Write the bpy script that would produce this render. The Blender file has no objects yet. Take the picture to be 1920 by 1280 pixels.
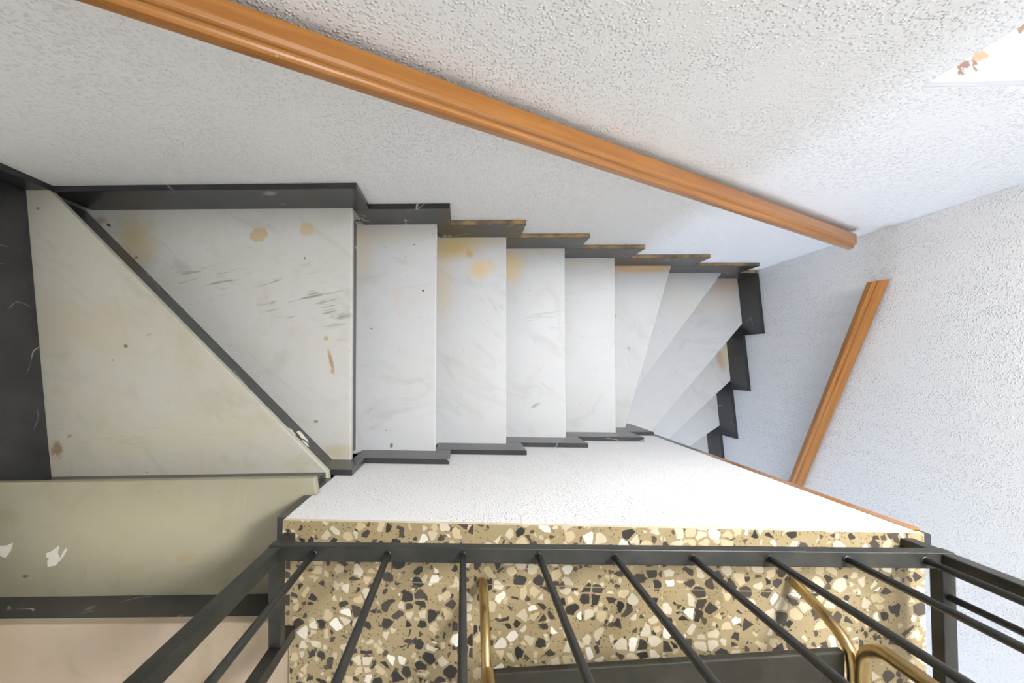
import bpy, bmesh, math, random
from mathutils import Matrix, Vector
random.seed(7)
S = bpy.context.scene
COL = S.collection
H = 0.186                      # riser height
CZ = 1.5648 + 12 * H           # eye height of the person leaning over the railing
def ZK(k): return (12 - k) * H # top of tread k

# ------------------------------------------------------------------ helpers
def link(name, bm, mat, parent=None, bevel=0.0, seg=2, smooth=False):
    bmesh.ops.recalc_face_normals(bm, faces=bm.faces[:])
    me = bpy.data.meshes.new(name); bm.to_mesh(me); bm.free()
    if smooth:
        for p in me.polygons: p.use_smooth = True
    if mat: me.materials.append(mat)
    o = bpy.data.objects.new(name, me); COL.objects.link(o)
    if parent: o.parent = parent
    if bevel:
        b = o.modifiers.new('Bevel', 'BEVEL'); b.width = bevel; b.segments = seg; b.limit_method = 'ANGLE'; b.angle_limit = math.radians(35)
    return o
def empty(name, loc=(0, 0, 0)):
    o = bpy.data.objects.new(name, None); COL.objects.link(o); o.location = loc; o.empty_display_size = .1
    return o
def tag(o, label=None, cat=None, group=None, kind=None):
    if label: o['label'] = label
    if cat: o['category'] = cat
    if group: o['group'] = group
    if kind: o['kind'] = kind
    return o
def prism(bm, poly, z0, z1):
    a = [bm.verts.new((x, y, z0)) for x, y in poly]; b = [bm.verts.new((x, y, z1)) for x, y in poly]
    n = len(poly)
    bm.faces.new(a[::-1]); bm.faces.new(b)
    for i in range(n): bm.faces.new((a[i], a[(i + 1) % n], b[(i + 1) % n], b[i]))
def sweep(bm, prof, d0, d1, fn):
    """prof: closed 2-D outline, swept between d0 and d1; fn(u, v, d) gives the point"""
    a = [bm.verts.new(fn(u, v, d0)) for u, v in prof]; b = [bm.verts.new(fn(u, v, d1)) for u, v in prof]
    n = len(prof)
    bm.faces.new(a[::-1]); bm.faces.new(b)
    for i in range(n): bm.faces.new((a[i], a[(i + 1) % n], b[(i + 1) % n], b[i]))
def boxm(bm, x0, x1, y0, y1, z0, z1): prism(bm, [(x0, y0), (x1, y0), (x1, y1), (x0, y1)], z0, z1)
def tube(bm, pts, r, n=16, caps=True, dome=False):
    pts = [Vector(p) for p in pts]; rings = []
    t0 = (pts[1] - pts[0]).normalized(); up = Vector((0, 0, 1)) if abs(t0.z) < .9 else Vector((1, 0, 0))
    nrm = t0.cross(up).normalized()
    for i, p in enumerate(pts):
        t = (pts[min(i + 1, len(pts) - 1)] - pts[max(i - 1, 0)]).normalized()
        nrm = (nrm - t * nrm.dot(t)).normalized(); bi = t.cross(nrm)
        rings.append([bm.verts.new(p + (nrm * math.cos(a) + bi * math.sin(a)) * r) for a in [2 * math.pi * k / n for k in range(n)]])
    for A, B in zip(rings, rings[1:]):
        for k in range(n): bm.faces.new((A[k], A[(k + 1) % n], B[(k + 1) % n], B[k]))
    if dome:
        for ring, p, q in ((rings[0], pts[0], pts[1]), (rings[-1], pts[-1], pts[-2])):
            v = bm.verts.new(p + (p - q).normalized() * r * .6)
            for k in range(n): bm.faces.new((ring[k], ring[(k + 1) % n], v))
    elif caps: bm.faces.new(rings[0][::-1]); bm.faces.new(rings[-1])
def smooth_path(ctrl, n=10):
    P = [Vector(c) for c in ctrl]; P = [P[0] * 2 - P[1]] + P + [P[-1] * 2 - P[-2]]; out = []
    for i in range(1, len(P) - 2):
        for j in range(n):
            t = j / n
            out.append(.5 * ((2 * P[i]) + (P[i + 1] - P[i - 1]) * t + (2 * P[i - 1] - 5 * P[i] + 4 * P[i + 1] - P[i + 2]) * t * t + (3 * P[i] - P[i - 1] - 3 * P[i + 1] + P[i + 2]) * t ** 3))
    out.append(P[-2]); return out

# ------------------------------------------------------------------ materials
class NT:
    def __init__(s, name):
        s.m = bpy.data.materials.new(name); s.m.use_nodes = True; s.t = s.m.node_tree; s.t.nodes.clear()
        s.out = s.n('ShaderNodeOutputMaterial'); s.b = s.n('ShaderNodeBsdfPrincipled'); s.l(s.b.outputs[0], s.out.inputs[0])
    def n(s, ty, **kw):
        x = s.t.nodes.new(ty)
        for k, v in kw.items(): setattr(x, k, v)
        return x
    def l(s, a, b): s.t.links.new(a, b)
    def put(s, inp, v):
        if hasattr(v, 'links') or hasattr(v, 'is_output'): s.l(v, inp)
        else: inp.default_value = v
    def math(s, op, a, b=0.0, c=0.0, clamp=False):
        x = s.n('ShaderNodeMath', operation=op, use_clamp=clamp)
        for i, v in enumerate((a, b, c)): s.put(x.inputs[i], v)
        return x.outputs[0]
    def pos(s): return s.n('ShaderNodeNewGeometry').outputs['Position']
    def obj(s): return s.n('ShaderNodeTexCoord').outputs['Object']
    def mapping(s, v, loc=(0, 0, 0), rot=(0, 0, 0), sc=(1, 1, 1)):
        x = s.n('ShaderNodeMapping'); s.l(v, x.inputs[0]); x.inputs[1].default_value = loc; x.inputs[2].default_value = rot; x.inputs[3].default_value = sc
        return x.outputs[0]
    def noise(s, v, scale, detail=3, rough=.5, dist=0.0, w=None):
        x = s.n('ShaderNodeTexNoise'); 
        if w is not None: x.noise_dimensions = '4D'; x.inputs['W'].default_value = w
        s.l(v, x.inputs['Vector']); x.inputs['Scale'].default_value = scale; x.inputs['Detail'].default_value = detail; x.inputs['Roughness'].default_value = rough; x.inputs['Distortion'].default_value = dist
        return x.outputs['Fac']
    def voro(s, v, scale, feature='F1', rand=1.0):
        x = s.n('ShaderNodeTexVoronoi', feature=feature); s.l(v, x.inputs['Vector']); x.inputs['Scale'].default_value = scale; x.inputs['Randomness'].default_value = rand
        return x
    def ss(s, v, a, b):   # smooth step from a to b (0..1)
        x = s.n('ShaderNodeMapRange', interpolation_type='SMOOTHSTEP'); s.l(v, x.inputs[0]); x.inputs[1].default_value = a; x.inputs[2].default_value = b
        if a > b: x.inputs[1].default_value = b; x.inputs[2].default_value = a; x.inputs[3].default_value = 1; x.inputs[4].default_value = 0
        return x.outputs[0]
    def mix(s, f, a, b, mode='MIX'):
        x = s.n('ShaderNodeMix', data_type='RGBA', blend_type=mode); s.put(x.inputs[0], f)
        for i, v in ((6, a), (7, b)):
            if isinstance(v, tuple): x.inputs[i].default_value = (*v, 1)
            else: s.l(v, x.inputs[i])
        return x.outputs[2]
    def bump(s, h, strength=.5, dist=.01):
        x = s.n('ShaderNodeBump'); s.l(h, x.inputs['Height']); x.inputs['Strength'].default_value = strength; x.inputs['Distance'].default_value = dist
        s.l(x.outputs[0], s.b.inputs['Normal'])
    def fin(s, col, rough=.5, spec=None, metal=0.0, coat=0.0):
        if isinstance(col, tuple): s.b.inputs['Base Color'].default_value = (*col, 1)
        else: s.l(col, s.b.inputs['Base Color'])
        s.put(s.b.inputs['Roughness'], rough); s.b.inputs['Metallic'].default_value = metal
        if spec is not None: s.b.inputs['Specular IOR Level'].default_value = spec
        s.b.inputs['Coat Weight'].default_value = coat
        return s.m

def plaster(name, col, amp=1.0):
    t = NT(name); p = t.pos()
    wn = t.n('ShaderNodeTexNoise'); t.l(p, wn.inputs['Vector']); wn.inputs['Scale'].default_value = 90
    vm = t.n('ShaderNodeVectorMath', operation='MULTIPLY_ADD'); t.l(wn.outputs['Color'], vm.inputs[0]); vm.inputs[1].default_value = (.006, .006, .006); t.l(p, vm.inputs[2])
    g = t.voro(vm.outputs[0], 150); gs = t.n('ShaderNodeSeparateColor'); t.l(g.outputs['Color'], gs.inputs[0])
    grain = t.math('MULTIPLY', t.ss(g.outputs['Distance'], .60, .12), t.ss(gs.outputs[0], .12, .7))
    lump = t.math('MULTIPLY', grain, t.ss(t.noise(p, 4.5, 2, .5), .10, .62))
    fine = t.noise(p, 420, 2, .5)
    hgt = t.math('MULTIPLY_ADD', fine, .14, lump)
    t.bump(hgt, .68 * amp, .0042)
    c = t.mix(t.noise(p, 2.2, 3), tuple(x * .97 for x in col), col)
    return t.fin(c, .85, .25)
def marble(name, seed, spots=(), streaks=(), base=(.80, .785, .74), warm=.3, vein=.35, mott=.3):
    t = NT(name); p = t.pos()
    q = t.mapping(p, loc=(seed * 1.7, seed * .9, seed * .33), rot=(0, 0, .35 + .5 * math.sin(seed * 2.1)))
    cloud = t.noise(q, 4.5, 4, .55, .6)
    c = t.mix(t.math('MULTIPLY', t.ss(cloud, .42, .75), warm), base, (base[0] * .93, base[1] * .86, base[2] * .73))
    vq = t.mapping(q, rot=(0, 0, .5), sc=(2.2, 7.5, 1))
    v = t.ss(t.noise(vq, 1.6, 5, .6, 1.2), .56, .74)
    c = t.mix(t.math('MULTIPLY', v, vein), c, tuple(x * .70 for x in base))
    c = t.mix(t.math('MULTIPLY', t.ss(t.noise(q, 11, 4, .6), .52, .74), mott), c, (base[0] * .87, base[1] * .87, base[2] * .72))
    c = t.mix(t.math('MULTIPLY', t.ss(t.noise(q, 8, 3, .6, w=3.7 + seed), .58, .74), mott * .8), c, (base[0] * .99, base[1] * .83, base[2] * .72))
    ln = t.math('ABSOLUTE', t.math('SUBTRACT', t.noise(t.mapping(q, sc=(1.2, 2.4, 1)), 1.5, 3, .5, .7), .5))
    c = t.mix(t.math('MULTIPLY', t.math('MULTIPLY', t.ss(ln, .035, .0), t.ss(t.noise(q, 3.1, 2), .45, .62)), .28), c, (base[0] * .72, base[1] * .76, base[2] * .72))
    gr = t.noise(p, 260, 2, .6)
    c = t.mix(t.math('MULTIPLY', t.ss(gr, .45, .75), .12), c, tuple(x * .80 for x in base))
    sp = t.math('MULTIPLY', t.ss(t.noise(q, 95, 1, .3), .78, .84), .75)
    c = t.mix(sp, c, (.28, .18, .10))
    sep = t.n('ShaderNodeSeparateXYZ'); t.l(p, sep.inputs[0]); X, Y = sep.outputs[0], sep.outputs[1]
    wob = t.noise(p, 75, 4, .65); wob2 = t.noise(p, 9, 3, .6)
    def ell(x, y, rx, ry, rot, soft, wamp):
        if max(rx, ry) < .016: rx, ry, wamp = rx * .66, ry * .66, wamp * 2.0
        dx = t.math('SUBTRACT', X, x); dy = t.math('SUBTRACT', Y, y); ca, sa = math.cos(rot), math.sin(rot)
        u = t.math('DIVIDE', t.math('ADD', t.math('MULTIPLY', dx, ca), t.math('MULTIPLY', dy, sa)), rx)
        w = t.math('DIVIDE', t.math('SUBTRACT', t.math('MULTIPLY', dy, ca), t.math('MULTIPLY', dx, sa)), ry)
        d = t.math('SQRT', t.math('ADD', t.math('MULTIPLY', u, u), t.math('MULTIPLY', w, w)))
        d = t.math('ADD', d, t.math('MULTIPLY', t.math('SUBTRACT', wob if rx < .04 else wob2, .5), wamp))
        return t.ss(d, 1 + soft, 1 - soft)
    for (x, y, rx, ry, rot, soft, wamp, col, a) in spots:
        c = t.mix(t.math('MULTIPLY', ell(x, y, rx, ry, rot, soft, wamp), a), c, col)
    for (x, y, rx, ry, rot, srot, lo, col, a) in streaks:
        sq = t.mapping(t.mapping(p, loc=(seed, 0, 0), rot=(0, 0, -srot)), sc=(9, 75, 1))
        m = t.math('MULTIPLY', t.ss(t.noise(sq, 1, 2.5, .55, .25), lo, lo + .13), ell(x, y, rx, ry, rot, .55, 1.6))
        c = t.mix(t.math('MULTIPLY', m, a), c, col)
    t.bump(t.noise(p, 60, 3), .06, .002)
    return t.fin(c, t.math('MULTIPLY_ADD', cloud, .2, .33), .4)
def black_marble():
    t = NT('black_marble'); p = t.pos()
    d = t.noise(p, 7, 4, .6)
    comb = t.n('ShaderNodeMixRGB'); comb.inputs[0].default_value = .18; t.l(p, comb.inputs[1])
    nz = t.n('ShaderNodeTexNoise'); t.l(p, nz.inputs['Vector']); nz.inputs['Scale'].default_value = 5; t.l(nz.outputs['Color'], comb.inputs[2])
    vq = t.mapping(comb.outputs[0], rot=(.3, .2, .6), sc=(3.2, 7.0, 5.0))
    e = t.voro(vq, 1.0, 'DISTANCE_TO_EDGE').outputs['Distance']
    vein = t.math('MULTIPLY', t.ss(e, .012, .002), t.ss(t.noise(p, 9, 2), .54, .68))
    c = t.mix(t.ss(d, .3, .75), (.020, .020, .023), (.042, .040, .038))
    c = t.mix(vein, c, (.50, .48, .45))
    return t.fin(c, .28, .6)
def wood():
    t = NT('varnished_wood'); p = t.obj()
    a = t.noise(t.mapping(p, sc=(2.2, 60, 60)), 1, 5, .65, .3)
    b = t.noise(t.mapping(p, sc=(.9, 14, 14)), 1, 3, .5, .6)
    c = t.mix(t.ss(a, .25, .75), (.30, .108, .014), (.44, .188, .040))
    c = t.mix(t.math('MULTIPLY', t.ss(b, .35, .75), .55), c, (.22, .066, .007))
    fl = t.ss(t.noise(p, 70, 1), .81, .84)
    c = t.mix(t.math('MULTIPLY', fl, .55), c, (.75, .62, .42))
    t.bump(a, .05, .002)
    return t.fin(c, .30, .45, coat=.35)
def terrazzo():
    t = NT('terrazzo'); p = t.pos()
    sep = t.n('ShaderNodeSeparateXYZ'); t.l(p, sep.inputs[0]); X, Y = sep.outputs[0], sep.outputs[1]
    flat = t.n('ShaderNodeCombineXYZ'); t.l(X, flat.inputs[0]); t.l(Y, flat.inputs[1])
    # slabs: a front strip and a row of tiles; each slab has its own stones
    row = t.math('LESS_THAN', Y, -.461); colm = t.math('FLOOR', t.math('DIVIDE', t.math('SUBTRACT', X, -.370), .393))
    off = t.n('ShaderNodeCombineXYZ'); t.l(t.math('MULTIPLY', colm, 3.1), off.inputs[2]); t.l(t.math('MULTIPLY', row, 0.0), off.inputs[0])
    vec = t.n('ShaderNodeVectorMath', operation='ADD'); t.l(flat.outputs[0], vec.inputs[0]); t.l(off.outputs[0], vec.inputs[1]); v0 = vec.outputs[0]
    wn = t.n('ShaderNodeTexNoise'); t.l(v0, wn.inputs['Vector']); wn.inputs['Scale'].default_value = 60
    vm = t.n('ShaderNodeVectorMath', operation='MULTIPLY_ADD'); t.l(wn.outputs['Color'], vm.inputs[0]); vm.inputs[1].default_value = (.006, .006, 0); t.l(v0, vm.inputs[2]); v = vm.outputs[0]
    c = t.mix(t.noise(v0, 25, 4, .6), (.285, .215, .105), (.365, .285, .165))
    # grit
    g = t.voro(v0, 190); gs = t.n('ShaderNodeSeparateColor'); t.l(g.outputs['Color'], gs.inputs[0])
    gm = t.math('MULTIPLY', t.ss(g.outputs['Distance'], .42, .30), t.math('LESS_THAN', gs.outputs[0], .30))
    c = t.mix(gm, c, (.16, .125, .06))
    def layer(c, scale, shift, lo, soft, pal):
        q = t.mapping(v, loc=(shift, shift * .7, 0))
        e = t.voro(q, scale, 'DISTANCE_TO_EDGE').outputs['Distance']; f = t.voro(q, scale)
        s = t.n('ShaderNodeSeparateColor'); t.l(f.outputs['Color'], s.inputs[0])
        thr = t.math('MULTIPLY_ADD', s.outputs[1], .10, lo)
        inside = t.math('MULTIPLY', t.math('MULTIPLY', t.math('SUBTRACT', e, thr), 1.0 / soft, clamp=True), t.ss(f.outputs['Distance'], .70, .62))
        for a, b, col, col2 in pal:
            sel = t.math('MULTIPLY', t.math('GREATER_THAN', s.outputs[0], a), t.math('LESS_THAN', s.outputs[0], b))
            c = t.mix(t.math('MULTIPLY', sel, inside), c, t.mix(s.outputs[2], col, col2))
        return c
    c = layer(c, 80, 3.3, .07, .03, [(0, .17, (.05, .043, .036), (.10, .075, .05)), (.40, .52, (.46, .38, .24), (.54, .46, .31))])
    c = layer(c, 43, 0.0, .05, .02, [(0, .33, (.030, .027, .023), (.075, .060, .046)), (.34, .50, (.50, .43, .30), (.60, .53, .40)), (.50, .58, (.66, .61, .50), (.80, .76, .67)), (.58, .72, (.48, .39, .23), (.54, .43, .27))])
    # joints
    j1 = t.ss(t.math('ABSOLUTE', t.math('SUBTRACT', Y, -.461)), .0014, .0006)
    fx = t.math('ABSOLUTE', t.math('SUBTRACT', t.math('FRACT', t.math('DIVIDE', t.math('SUBTRACT', X, -.370 + .1965), .393)), .5))
    j2 = t.ss(fx, .0034, .0016)
    c = t.mix(t.math('MULTIPLY', t.math('MAXIMUM', j1, j2), .6), c, (.40, .33, .19))
    return t.fin(c, .38, .4)
def simple(name, col, rough, metal=0.0, spec=None, nz=0.0, col2=None):
    t = NT(name); p = t.pos()
    c = t.mix(t.ss(t.noise(p, 18, 4, .6), .35, .7), col, col2) if col2 else col
    if nz: t.bump(t.noise(p, 140, 3), nz, .002)
    return t.fin(c, rough, spec, metal)

M = dict(
    wall=plaster('white_stipple_plaster', (.905, .894, .872)),
    wall_in=plaster('white_stipple_plaster_spine', (.91, .905, .895), .8),
    black=black_marble(), wood=wood(), terrazzo=terrazzo(),
    iron=simple('dark_painted_iron', (.017, .018, .015), .44, .0, .45, .08, (.034, .032, .025)),
    brass=simple('aged_brass', (.56, .40, .17), .30, 1.0, None, .03, (.42, .31, .15)),
    board=simple('dark_board', (.020, .018, .012), .55, 0, .3, .05, (.033, .028, .018)),
    concrete=simple('grey_concrete', (.42, .40, .37), .9, 0, .2, .1),
    paint=simple('chalky_white_flake', (.80, .77, .66), .8, 0, .2, .1),
    edge=simple('cream_plaster_edge', (.72, .62, .42), .85, 0, .2, .2, (.80, .73, .58)),
    raw=simple('unpolished_tan_edge', (.46, .31, .14), .8, 0, .2, .2, (.17, .135, .10)),
    frame=simple('brown_window_paint', (.30, .11, .06), .5, 0, .4, .05, (.38, .17, .10)),
)
def glass():
    t = NT('window_glass'); t.b.inputs['Transmission Weight'].default_value = 1.0; t.b.inputs['IOR'].default_value = 1.02
    return t.fin((.97, .98, .98), .0)
M['glass'] = glass()
def sill_mat():
    t = NT('worn_white_sill'); p = t.pos()
    sep = t.n('ShaderNodeSeparateXYZ'); t.l(p, sep.inputs[0]); c = (.86, .85, .83); wob = t.noise(p, 40, 4, .65)
    for x, y, r, col in ((.958, .588, .030, (.045, .020, .010)), (.990, .606, .020, (.14, .08, .045)), (1.085, .664, .036, (.075, .045, .024)), (1.110, .690, .024, (.035, .005, .003))):
        dx = t.math('SUBTRACT', sep.outputs[0], x); dy = t.math('MULTIPLY', t.math('SUBTRACT', sep.outputs[1], y), 1.6)
        d = t.math('SQRT', t.math('ADD', t.math('MULTIPLY', dx, dx), t.math('MULTIPLY', dy, dy)))
        d = t.math('ADD', t.math('DIVIDE', d, r), t.math('MULTIPLY', t.math('SUBTRACT', wob, .5), 3.6))
        c = t.mix(t.ss(d, 1.2, .6), c, col)
    return t.fin(c, .7, .3)
M['sill'] = sill_mat()

# ------------------------------------------------------------------ staircase
stair = tag(empty('staircase'), 'winding white marble staircase with black risers going down round the plastered wall', 'staircase')
YO, YI = .5535, -.3335
BR, YE = (.50, .37, .20), (.66, .45, .13)
GR = (.27, .28, .22)
treads = {
 -3: [(-1.225, -.589), (-.372, -.556), (-.372, -3.39), (-.925, -3.39)],
 -2: [(-1.257, -.318), (-.384, -.290), (-.376, -.3335), (-.389, -.3335), (-.389, -.62), (-1.222, -.65)],
 -1: [(-1.376, .5535), (-1.303, .5535), (-.404, -.317), (-.392, -.40), (-1.25, -.40)],
 0: [(-1.365, .5535), (-.384, .5535), (-.379, -.3335), (-.455, -.3335)],
 1: [(-.43, YO), (-.105, YO), (-.104, YI), (-.43, YI)],
 2: [(-.15, YO), (.174, YO), (.177, YI), (-.15, YI)],
 3: [(.13, YO), (.455, YO), (.461, YI), (.13, YI)],
 4: [(.41, YO), (.738, YO), (.742, YI), (.41, YI)],
 5: [(.69, YO), (1.0957, YO), (.846, YI), (.69, YI)],
 6: [(1.03, YO), (1.464, YO), (.824, YI), (.78, YI)],
 7: [(1.40, YO), (1.657, YO), (1.684, .281), (.938, -.614), (.938, YI), (.76, YI)],
 8: [(.938, -.56), (1.640, .33), (1.680, .33), (1.718, -.067), (.938, -.817)],
 9: [(.938, -.76), (1.68, -.05), (1.715, -.03), (1.747, -.381), (.938, -.942)],
 10: [(.938, -.885), (1.70, -.36), (1.745, -.34), (1.774, -.66), (.938, -1.06)],
 11: [(.938, -1.00), (1.74, -.62), (1.770, -.60), (1.799, -.93), (.938, -1.19)],
}
def P(*a): return a
spots = {
 -3: [P(-.95, -.80, .25, .12, .1, .6, .6, (.74, .58, .45), .35)],
 -2: [P(-.80, -.45, .32, .10, .05, .8, .8, (.60, .54, .36), .45), P(-.72, -.50, .02, .012, .2, .5, .8, (.45, .34, .16), .5), P(-1.15, -.56, .012, .006, 0, .4, .8, (.10, .09, .06), .8)],
 -1: [P(-1.24, -.262, .017, .020, .4, .6, 2.6, (.25, .12, .05), .85), P(-1.20, -.22, .012, .007, .4, .5, .8, (.25, .15, .06), .7), P(-1.03, .055, .009, .006, 0, .4, .6, (.14, .05, .03), .9), P(-.96, .09, .014, .006, .3, .6, .8, (.35, .28, .10), .6), P(-.9, -.22, .3, .05, .12, .8, .8, (.56, .50, .34), .4), P(-1.32, .48, .008, .006, 0, .4, .5, (.25, .16, .08), .8), P(-1.12, .12, .08, .05, 0, .9, 1.5, (.60, .48, .36), .3)],
 0: [P(-.706, .448, .031, .025, .2, .12, .8, (.55, .42, .24), .9), P(-.539, .466, .026, .022, 0, .25, .8, (.60, .48, .29), .85), P(-1.145, .44, .055, .075, .3, .9, 2.4, (.50, .41, .18), .7), P(-1.24, .485, .012, .007, -.3, .4, .6, (.05, .04, .03), .95), P(-1.27, .50, .02, .012, 0, .7, .8, (.35, .18, .12), .6), P(-1.14, .37, .012, .006, .2, .5, .6, (.22, .12, .05), .8), P(-.468, .092, .012, .012, 0, .3, .5, (.50, .36, .17), .8), P(-.45, .015, .006, .035, .25, .5, 1.6, (.38, .22, .11), .8), P(-.445, -.02, .010, .010, 0, .5, 1.2, (.42, .28, .16), .7), P(-.545, .365, .005, .008, .3, .4, .5, (.20, .13, .07), .8), P(-.50, -.19, .012, .006, 0, .4, .5, (.22, .12, .06), .8), P(-.43, -.29, .05, .02, 0, .8, .8, (.50, .42, .18), .5)],
 1: [P(-.155, .285, .006, .005, 0, .3, .4, (.03, .02, .02), .95), P(-.27, -.298, .010, .012, 0, .4, 1, (.12, .08, .06), .85), P(-.25, .26, .02, .05, 0, .9, 1.5, (.66, .56, .50), .4), P(-.19, .46, .006, .005, 0, .4, .4, (.2, .12, .05), .7), P(-.39, .44, .03, .11, 0, .9, .8, (.66, .52, .30), .45), P(-.35, .14, .006, .005, 0, .4, .4, (.15, .1, .05), .8), P(-.36, .50, .2, .03, 0, .9, .8, (.70, .58, .38), .4)],
 2: [P(-.04, .50, .085, .045, 0, .7, 1.2, YE, .8), P(.022, .47, .013, .017, .5, .7, 1.2, (.60, .38, .10), .75), P(.075, .405, .045, .036, .2, .8, 1.8, (.74, .53, .22), .75), P(-.09, .36, .035, .14, 0, .8, .8, (.68, .54, .30), .45), P(.02, .52, .14, .02, 0, .8, 1, (.72, .56, .3), .5)],
 3: [P(.205, .46, .055, .06, 0, .7, 1, (.76, .58, .28), .8), P(.325, -.175, .020, .006, .4, .6, 2.2, (.36, .33, .26), .8), P(.30, .515, .12, .012, 0, .8, .8, (.72, .6, .42), .4)],
 4: [P(.54, .505, .14, .02, 0, .8, .8, (.74, .66, .5), .4)],
 5: [P(.92, .53, .20, .030, 0, .45, .8, (.72, .50, .28), .9), P(.77, .50, .035, .05, 0, .6, 1, (.76, .52, .28), .85), P(.80, .27, .007, .012, .3, .5, .8, (.35, .3, .26), .7), P(.87, .10, .010, .014, .3, .5, .9, (.35, .33, .30), .7)],
 6: [P(1.24, .40, .1, .16, .6, .8, .6, (.68, .67, .60), .5)],
 7: [P(1.59, .49, .10, .045, .2, .6, 1, (.68, .50, .38), .85), P(1.55, .42, .12, .08, 0, .9, .8, (.74, .66, .56), .5)],
 8: [P(1.64, .06, .025, .07, .3, .6, 1, (.55, .38, .26), .85), P(1.67, .10, .02, .09, 0, .6, .8, (.62, .58, .25), .6)],
}
streaks = {
 0: [P(-.86, .295, .13, .055, -.12, .20, .555, GR, .8), P(-.55, .235, .17, .085, -.24, .22, .55, GR, .9), P(-.47, .15, .10, .07, .1, .2, .56, GR, .5)],
 -2: [P(-.55, -.42, .05, .10, .3, 1.4, .55, (.44, .42, .27), .5)],
 -1: [P(-1.0, -.20, .28, .08, .1, .1, .57, (.42, .38, .27), .4)],
 2: [P(.09, .22, .10, .22, .5, -.9, .60, (.50, .48, .38), .5)],
 3: [P(.36, .20, .10, .06, .1, .12, .56, (.42, .42, .38), .5)],
}
tread_label = {0: 'triangular tread with two brown stains', 2: 'tread with yellow stains'}
riser_sb = .027
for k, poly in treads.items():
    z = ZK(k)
    mt = marble('white_marble', k + 4.3, base={-3: (.44, .35, .255), -2: (.37, .345, .25), -1: (.55, .525, .445), 0: (.62, .61, .575)}.get(k, (.64, .645, .65)), spots=spots.get(k, ()), streaks=streaks.get(k, ()), warm=.55 if k < 0 else .3, vein=.42 if k < 5 else .25, mott=.75 if k < 0 else (.5 if k == 0 else .25))  # landing and upper treads: yellowed stone, plus shade put into the base colour
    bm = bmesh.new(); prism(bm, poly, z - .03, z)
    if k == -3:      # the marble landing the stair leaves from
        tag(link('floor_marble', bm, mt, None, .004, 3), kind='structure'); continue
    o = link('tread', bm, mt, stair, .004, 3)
    if k in tread_label: o['label'] = tread_label[k]
# riser under each nosing line (outer end, inner end)
nose = {-3: ((-1.225, -.589), (-.410, -.5575)), -2: ((-1.257, -.318), (-.410, -.291)), -1: ((-1.303, .5535), (-.412, -.309)), 0: ((-.384, .536), (-.379, -.316)),
        1: ((-.105, .536), (-.104, -.316)), 2: ((.174, .536), (.177, -.316)), 3: ((.455, .536), (.461, -.316)), 4: ((.738, .536), (.742, -.316)),
        5: ((1.091, .536), (.851, -.316)), 6: ((1.452, .536), (.836, -.316)), 7: ((1.684, .281), (.938, -.614)), 8: ((1.716, -.069), (.938, -.817)),
        9: ((1.745, -.382), (.938, -.942)), 10: ((1.772, -.66), (.938, -1.06)), 11: ((1.797, -.93), (.938, -1.19))}
for k, (a, b) in nose.items():
    a, b = Vector(a), Vector(b); d = (b - a).normalized(); n = Vector((d.y, -d.x))   # n points up the stair (back of the nosing)
    cen = sum((Vector(p) for p in treads[k]), Vector((0, 0))) / len(treads[k])
    if n.dot(cen - a) < 0: n = -n
    f, g = n * riser_sb, n * (riser_sb + .02)
    if k == -1: b = b - d * .01
    if k == -1:
        sm = bmesh.new(); rnd = random.Random(3)
        for u0, w0, zc, hh in ((.13, .030, .05, .020), (.10, .018, .075, .010), (.155, .016, .09, .012)):
            pts = [(u0 + w0 * math.cos(a) * rnd.uniform(.5, 1.1), zc + hh * math.sin(a) * rnd.uniform(.5, 1.1)) for a in [i * math.pi / 5 for i in range(10)]]
            sweep(sm, pts, -.0005, -.0018, lambda u, v, dd: tuple(b - d * u + n * (riser_sb + dd)) + (ZK(0) + v,))
        SMEAR = sm
    bm = bmesh.new(); prism(bm, [tuple(a + f), tuple(b + f), tuple(b + g), tuple(a + g)], ZK(k + 1) if k < 11 else 0.0, ZK(k) - .03)
    ro = link('riser', bm, M['black'], stair)
    if k == -1: sm_o = link('plaster_smear', SMEAR, M['paint'], ro); sm_o['label'] = 'white plaster smear'

# ------------------------------------------------------------------ black marble skirting, one board a step
SK = .175
def skirt_group(name): return tag(empty(name), kind='structure')
sk_o = skirt_group('baseboard_back'); sk_r = skirt_group('baseboard_right'); sk_l = skirt_group('baseboard_left'); sk_s = skirt_group('baseboard_spine')
def xz_board(parent, x0, xn, x1, k, y0, y1, sk, drop=.0105):
    """board in the XZ plane on tread k; beyond the nosing xn it reaches down to the next board"""
    z = ZK(k); prof = [(x0, z + .0005), (xn, z + .0005), (xn, z - drop), (x1, z - drop), (x1, z + sk), (x0, z + sk)] if x1 > xn else [(x0, z + .0005), (x1, z + .0005), (x1, z + sk), (x0, z + sk)]
    bm = bmesh.new(); sweep(bm, prof, y0, y1, lambda u, v, d: (u, d, v)); return link('skirting_board', bm, M['black'], parent, .0012, 1)
oy = (.5365, .5545)
for k, x0, xn, x1 in [(-1, -1.375, -1.302, -1.283), (0, -1.301, -.383, -.328), (1, -.382, -.104, -.050), (2, -.103, .175, .233), (3, .176, .456, .521), (4, .457, .739, .818), (5, .740, 1.096, 1.203), (6, 1.097, 1.465, 1.552), (7, 1.466, 1.70, 1.641)]:
    o = xz_board(sk_o, x0, xn, x1, k, *oy, SK)
    if k >= 2:
        o.data.materials.append(M['raw'])
        for p in o.data.polygons:
            if p.normal.z > .9 and p.center.z > ZK(k) + SK - .001: p.material_index = 1
iy = (-.3350, -.3170)
for k, x0, xn, x1 in [(0, -.444, -.378, -.337), (1, -.377, -.103, -.048), (2, -.102, .178, .240), (3, .179, .462, .518), (4, .463, .743, .818), (5, .744, .846, .936), (6, .847, 1.0, .936)]:
    xz_board(sk_s, x0, xn, x1, k, *iy, .155 if k else .153, .0305)
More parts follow.
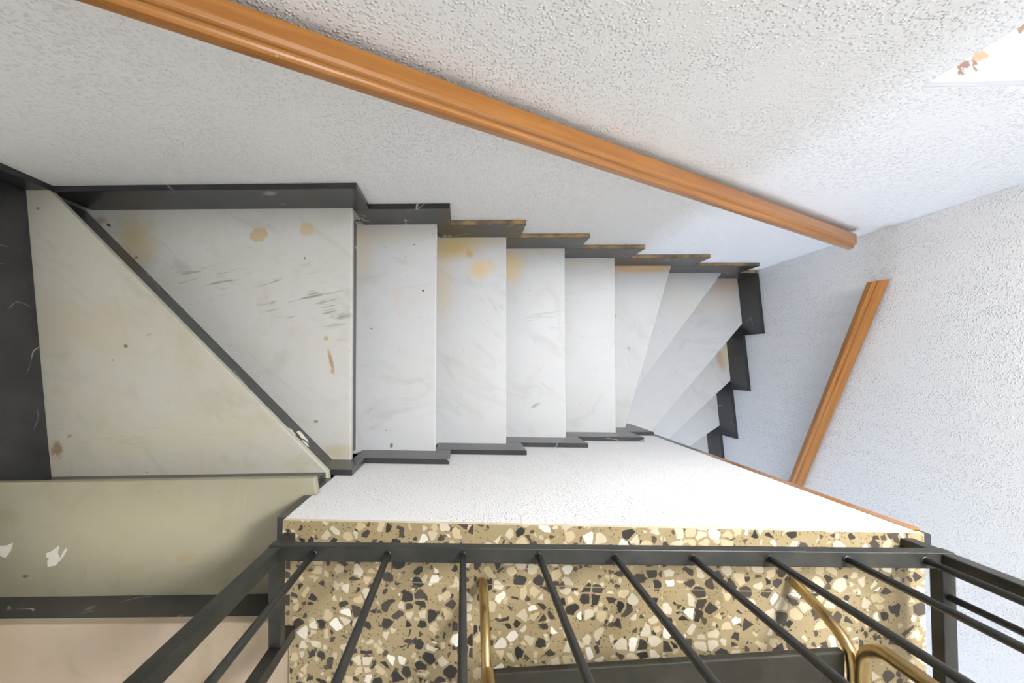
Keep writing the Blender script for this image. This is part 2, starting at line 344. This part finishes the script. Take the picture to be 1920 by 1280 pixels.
def wl(y): return -1.2955 - .117 * y       # face of the skirting on the skewed left wall
def wr(y): return 1.7122 - .0955 * y       # the skewed right wall
def yz_board(parent, ya, yb, z0, z1, fx, t):
    bm = bmesh.new(); prism(bm, [(fx(ya), ya), (fx(yb), yb), (fx(yb) + t, yb), (fx(ya) + t, ya)], z0, z1)
    return link('skirting_board', bm, M['black'], parent, .0012, 1)
yz_board(sk_l, .535, -.364, ZK(-1) + .0005, ZK(-1) + SK, wl, -.018)
yz_board(sk_l, -.319, -.615, ZK(-2) + .0005, ZK(-2) + SK, wl, -.018)
yz_board(sk_l, -.59, -3.38, ZK(-3) + .0005, ZK(-3) + SK, wl, -.018)
for k, ya, yb in [(7, .535, .195), (8, .279, -.138), (9, -.069, -.452), (10, -.383, -.745), (11, -.662, -1.02)]:
    z = ZK(k)
    bm = bmesh.new(); yn = {7: .281, 8: -.067, 9: -.381, 10: -.66, 11: -.93}[k]
    prof = [(ya, z + .0005), (yn, z + .0005), (yn, z - .0105), (yb, z - .0105), (yb, z + SK), (ya, z + SK)]
    sweep(bm, prof, 0, .018, lambda u, v, d: (wr(u) - d, u, v)); link('skirting_board', bm, M['black'], sk_r, .0012, 1)
# boards on the left end of the spine wall
bm = bmesh.new(); boxm(bm, -.409, -.3895, -.40, -.3345, ZK(-1) + .0005, ZK(-2) - .031); link('skirting_board', bm, M['black'], sk_s)
bm = bmesh.new(); boxm(bm, -.409, -.3895, -.555, -.3345, ZK(-2) + .0005, ZK(-2) + .174); link('skirting_board', bm, M['black'], sk_s)

# ------------------------------------------------------------------ walls and floors
ZT = 3.355 - .558                # terrazzo level
TOP = 5.0
def wall(name, bm, mat=None): return tag(link(name, bm, mat or M['wall']), kind='structure')
WX0, WX1, WZ0, WZ1 = .897, 1.355, 2.872, 4.95
bm = bmesh.new()
y0, y1 = .5550, .82
for x0, x1, z0, z1 in [(-1.65, WX0, 0, TOP), (WX0, WX1, 0, WZ0 - .02), (WX0, WX1, WZ1, TOP), (WX1, 1.95, 0, TOP)]: boxm(bm, x0, x1, y0, y1, z0, z1)
wall('wall_back', bm)
bm = bmesh.new(); prism(bm, [(wr(.5545), .5545), (wr(-3.4), -3.4), (wr(-3.4) + .2, -3.4), (wr(.5545) + .2, .5545)], 0, TOP); wall('wall_right', bm)
bm = bmesh.new(); fx = lambda y: wl(y) - .0185
prism(bm, [(fx(.5545), .5545), (fx(-3.4), -3.4), (fx(-3.4) - .2, -3.4), (fx(.5545) - .2, .5545)], 0, TOP); wall('wall_left', bm)
bm = bmesh.new(); boxm(bm, -.389, .936, -.5545, -.3352, 0, ZT - .013); boxm(bm, .74, .936, -3.4, -.5545, 0, ZT - .013); wall('wall_spine', bm, M['wall_in'])
bm = bmesh.new(); prism(bm, [(-.389, -.3350), (.941, -.3350), (.941, -3.4), (-.371, -3.4), (-.371, -.5553), (-.389, -.5553)], ZT - .0125, ZT)
fl = wall('floor', bm, M['terrazzo']); fl.data.materials.append(M['edge'])
for p in fl.data.polygons: p.material_index = 1 if p.normal.z < .5 else 0
bm = bmesh.new(); boxm(bm, -1.65, 2.1, -3.6, .82, -.05, 0); wall('floor_lower', bm, M['concrete'])
bm = bmesh.new()
for x0, x1, z0, z1 in [(-1.65, 1.10, 0, 5.0), (1.10, 1.72, 0, .52), (1.10, 1.72, 1.48, 5.0), (1.72, 2.1, 0, 5.0)]: boxm(bm, x0, x1, -3.6, -3.4005, z0, z1)
wall('wall_front', bm)
win_added = tag(empty('added_window', (1.41, -3.5, 1.0)), kind='structure')   # added, unseen window; carries fill light for the foot of the stair
bm = bmesh.new()
for x0, x1, z0, z1 in [(1.10, 1.145, .92, 1.88), (1.675, 1.72, .92, 1.88), (1.145, 1.675, .92, .96), (1.145, 1.675, 1.84, 1.88)]: boxm(bm, x0 - 1.41, x1 - 1.41, -.03, .01, z0 - 1.4, z1 - 1.4)
link('window_frame', bm, M['frame'], win_added)
bm = bmesh.new(); boxm(bm, -1.65, 2.1, -3.6, .82, 5.0, 5.12); wall('ceiling', bm)
# corner strips on the right edge of the spine wall
bm = bmesh.new(); boxm(bm, .9365, .960, -.372, -.334, 1.10, 2.428 - .558); wall('trim_2', bm, M['black'])
tr = bmesh.new(); boxm(tr, .9365, .960, -.372, -.334, 2.430 - .558, ZT - .03); tr1 = wall('trim_1', tr, M['wood'])
bm = bmesh.new(); boxm(bm, .942, .958, -.364, -.338, ZT - .0295, ZT - .004); link('end_cap', bm, M['black'], tr1)
# window in the back wall
win = tag(empty('window_1', (0, 0, 0)), kind='structure')
bm = bmesh.new(); boxm(bm, WX0, WX1, .5550, .85, WZ0 - .02, WZ0); link('window_sill', bm, M['sill'], win, .002, 1)
bm = bmesh.new()
for x0, x1, z0, z1 in [(WX0, WX0 + .045, WZ0, WZ1), (WX1 - .045, WX1, WZ0, WZ1), (WX0 + .045, WX1 - .045, WZ0, WZ0 + .035), (WX0 + .045, WX1 - .045, WZ1 - .045, WZ1), ((WX0 + WX1) / 2 - .02, (WX0 + WX1) / 2 + .02, WZ0 + .035, WZ1 - .045)]: boxm(bm, x0, x1, .725, .770, z0, z1)
link('window_frame', bm, M['frame'], win, .003, 1)
bm = bmesh.new(); boxm(bm, WX0 + .045, WX1 - .045, .745, .748, WZ0 + .035, WZ1 - .045); link('pane', bm, M['glass'], win)

# ------------------------------------------------------------------ wooden handrails
# moulded section: u = away from the wall, v = up (0 at the top of the back edge)
PROF = [(0, -.040), (0, -.003), (.003, 0), (.034, .002), (.041, .0005), (.0435, -.003), (.0445, -.008), (.047, -.0105), (.051, -.0115), (.0545, -.015), (.0555, -.020), (.0555, -.033), (.053, -.038), (.048, -.0415), (.040, -.043)]
def handrail(name, p0, p1, out, label, cat, ends=True, brackets=()):
    """p0, p1: back top edge ends; out: horizontal unit vector away from the wall. Ends are cut plumb."""
    p0, p1, out = Vector(p0), Vector(p1), Vector(out); ln = (p1 - p0).length; ax = (p1 - p0).normalized(); up = ax.cross(out).normalized()
    if up.z < 0: up = -up
    ow = out
    mat = Matrix((( ax.x, ow.x, up.x, p0.x), (ax.y, ow.y, up.y, p0.y), (ax.z, ow.z, up.z, p0.z), (0, 0, 0, 1)))
    vs = 1 / math.sqrt(ax.x ** 2 + ax.y ** 2)
    bm = bmesh.new()
    sl = ax.z / math.sqrt(ax.x ** 2 + ax.y ** 2)
    sweep(bm, PROF, 0, ln, lambda u, v, d: (d + v * sl, u, v))
    if mat.to_3x3().determinant() < 0: pass
    o = link(name, bm, M['wood'], None, .0012, 2)
    o.matrix_world = mat
    tag(o, label, cat)
    for s, gap in brackets:
        b = bmesh.new(); boxm(b, s - .012, s + .012, -gap, .03, -.058, -.043); bo = link('bracket', b, M['iron'], o, .002, 1)
    return o
def zo(x): return 3.464 - .558 - .6565 * x
handrail('handrail', (-.75, .5400, zo(-.75)), (1.567, .5400, zo(1.567)), (0, -1, 0), 'long varnished wooden handrail sloping down the back wall into the corner', 'handrail', brackets=((.9, .0145), (2.0, .0145)))
def zr_(y): return 2.247 - .558 + .640 * y
dv = Vector((-.0955, 1, 0)).normalized(); outr = Vector((-dv.y, dv.x, 0))
def pr(y): q = Vector((wr(y), y, zr_(y))) + outr * .015; return q
handrail('handrail', pr(.352), pr(-1.3), outr, 'short varnished wooden handrail on the right wall, cut square at its upper end', 'handrail', brackets=((.3, .0145), (1.2, .0145)))

# ------------------------------------------------------------------ iron railing on the terrazzo landing
rail = tag(empty('railing', (-.3725, -.3725, ZT)), 'dark iron railing with round balusters on the edge of the terrazzo landing', 'railing')
rail.rotation_euler.z = .0122
L, RB, RT, TOPZ = 1.279, .058, .083, .93
hw = .0125
def part(name, bm, bevel=.002): return link(name, bm, M['iron'], rail, bevel, 2)
bm = bmesh.new(); boxm(bm, -hw, L + hw, -hw - .003, hw + .002, RB, RT); part('bottom_rail', bm)
bm = bmesh.new(); boxm(bm, -hw, hw, -.185, -hw - .0035, RB, RT); part('bottom_rail', bm)
bm = bmesh.new(); boxm(bm, L - hw, L + hw, -.75, -hw - .0035, RB, RT); part('bottom_rail', bm)
for x, y in [(0, 0), (L, 0), (0, -.198), (L, -.762)]:
    bm = bmesh.new(); boxm(bm, x - hw, x + hw, y - hw, y + hw, RT + .0002 if (x, y) in ((0, 0), (L, 0)) else 0, TOPZ); 
    if (x, y) in ((0, 0), (L, 0)): boxm(bm, x - hw, x + hw, y - hw, y + hw, 0, RB - .0002)
    part('post', bm)
bx = [.0785, .2260, .3730, .5200, .6640, .8110, .9530, 1.0955, 1.2365]
for x in bx:
    bm = bmesh.new(); tube(bm, [(x, 0, RT - .004), (x, 0, TOPZ + .002)], .0062, 14); link('baluster', bm, M['iron'], rail, smooth=True)
    bm = bmesh.new(); bmesh.ops.create_uvsphere(bm, u_segments=10, v_segments=6, radius=.0085, matrix=Matrix.Translation((x, 0, RT)) @ Matrix.Diagonal((1, 1, .45, 1))); link('weld', bm, M['iron'], rail.children[-1], smooth=True)
for y in (-.068, -.29, -.51):
    bm = bmesh.new(); tube(bm, [(L, y, RT - .004), (L, y, TOPZ + .002)], .0062, 14); link('baluster', bm, M['iron'], rail, smooth=True)
bm = bmesh.new(); boxm(bm, -.02, L + .02, -.02, .02, TOPZ, TOPZ + .02); boxm(bm, -.02, .02, -.22, -.02, TOPZ, TOPZ + .02); boxm(bm, L - .02, L + .02, -.78, -.02, TOPZ, TOPZ + .02); part('top_rail', bm)

# ------------------------------------------------------------------ brass framed stand behind the railing
st = tag(empty('brass_stand', (.36, -.50, ZT)), 'bent brass tube frame holding a dark board behind the railing on terrazzo', 'stand')
R1 = .0094
def loc(x, y, z): return (x - .36, y + .50, z)
def brass(name, pts, r, lab=None):
    bm = bmesh.new(); tube(bm, pts, r, 18, dome=True); return link(name, bm, M['brass'], st, smooth=True)
for xa, leg, dy in ((.043, [(-.450, .009), (-.475, .075), (-.512, .125), (-.555, .150), (-.62, .155)], -.058), (.675, [(-.4352, .009), (-.456, .083), (-.4774, .132), (-.5055, .152), (-.57, .155)], 0)):
    brass('leg', [loc(xa, *p) for p in smooth_path(leg)], R1)
    brass('side_loop', [loc(xa, p[0] + dy, p[1]) for p in smooth_path([(-.94, .174), (-.60, .174), (-.505, .174), (-.473, .184), (-.456, .210), (-.4545, .25), (-.459, .40), (-.459, .62)])], R1 * 1.15)
    brass('leg', [loc(xa, *p) for p in smooth_path([(-1.0, .009), (-.985, .08), (-.95, .140), (-.90, .155), (-.62 if dy else -.57, .155)])], R1)
bm = bmesh.new(); prism(bm, [loc(.056, -.5465, 0)[:2], loc(.662, -.489, 0)[:2], loc(.662, -.92, 0)[:2], loc(.056, -.92, 0)[:2]], .138, .154); link('board', bm, M['board'], st, .003, 2)

# ------------------------------------------------------------------ flakes stuck to the upper tread
def flake(outlines, z, label):
    bm = bmesh.new()
    for pts in outlines: prism(bm, pts, z + .0003, z + .0016)
    o = link('paint_flake', bm, M['paint']); tag(o, label, 'flake', 'white flakes on the upper tread'); return o
z2 = ZK(-2)
flake([[(-1.092, -.497), (-1.077, -.491), (-1.060, -.478), (-1.062, -.498), (-1.054, -.512), (-1.066, -.529), (-1.088, -.533), (-1.090, -.518), (-1.084, -.511), (-1.093, -.508)],
       [(-1.048, -.494), (-1.041, -.484), (-1.036, -.487), (-1.044, -.502), (-1.056, -.519), (-1.0555, -.512)]], z2, 'torn white paint flake stuck in the middle of the upper tread')
flake([[(-1.228, -.482), (-1.203, -.480), (-1.186, -.473), (-1.190, -.492), (-1.204, -.512), (-1.226, -.506)]], z2, 'smooth white paint flake beside the black skirting of the left wall')

# ------------------------------------------------------------------ light
w = bpy.data.worlds.new('World'); S.world = w; w.use_nodes = True
bg = w.node_tree.nodes['Background']; bg.inputs[0].default_value = (.93, .96, 1.0, 1); bg.inputs[1].default_value = 1.5
def area(name, loc, target, sx, sy, power, col):
    l = bpy.data.lights.new(name, 'AREA'); l.shape = 'RECTANGLE'; l.size = sx; l.size_y = sy; l.energy = power; l.color = col
    o = bpy.data.objects.new(name, l); COL.objects.link(o); o.location = loc
    o.rotation_euler = (Vector(target) - Vector(loc)).to_track_quat('-Z', 'Y').to_euler(); return o
area('daylight', (1.11, .795, 3.95), (1.0, -.40, 3.15), .44, 1.9, 165, (.960, .980, 1.0))
area('lower_fill', (1.41, -3.46, 1.0), (1.30, .5, 1.2), .52, .88, 46, (.58, .72, 1.0))  # added fill for lower steps and right wall, behind the unseen window

# ------------------------------------------------------------------ camera
cam = bpy.data.cameras.new('Camera'); cam.sensor_fit = 'HORIZONTAL'; cam.sensor_width = 36
cam.lens = 874 / 1920 * 36; cam.shift_x = (960 - 833.2663) / 1920; cam.shift_y = (666.3638 - 640) / 1920; cam.clip_start = .02
co = bpy.data.objects.new('Camera', cam); COL.objects.link(co)
def Rx(a): return Matrix.Rotation(a, 3, 'X')
def Ry(a): return Matrix.Rotation(a, 3, 'Y')
def Rz(a): return Matrix.Rotation(a, 3, 'Z')
R = Rz(.0054) @ Ry(.0416) @ Rx(-.0227); D = Matrix.Diagonal((1, -1, -1))
m = (D @ R @ D).transposed().to_4x4(); m.translation = (0, 0, CZ)
co.matrix_world = m
S.camera = co
S.view_settings.view_transform = 'Standard'; S.view_settings.look = 'None'; S.view_settings.gamma = 1; S.view_settings.use_curve_mapping = False
S.view_settings.exposure = 0.0
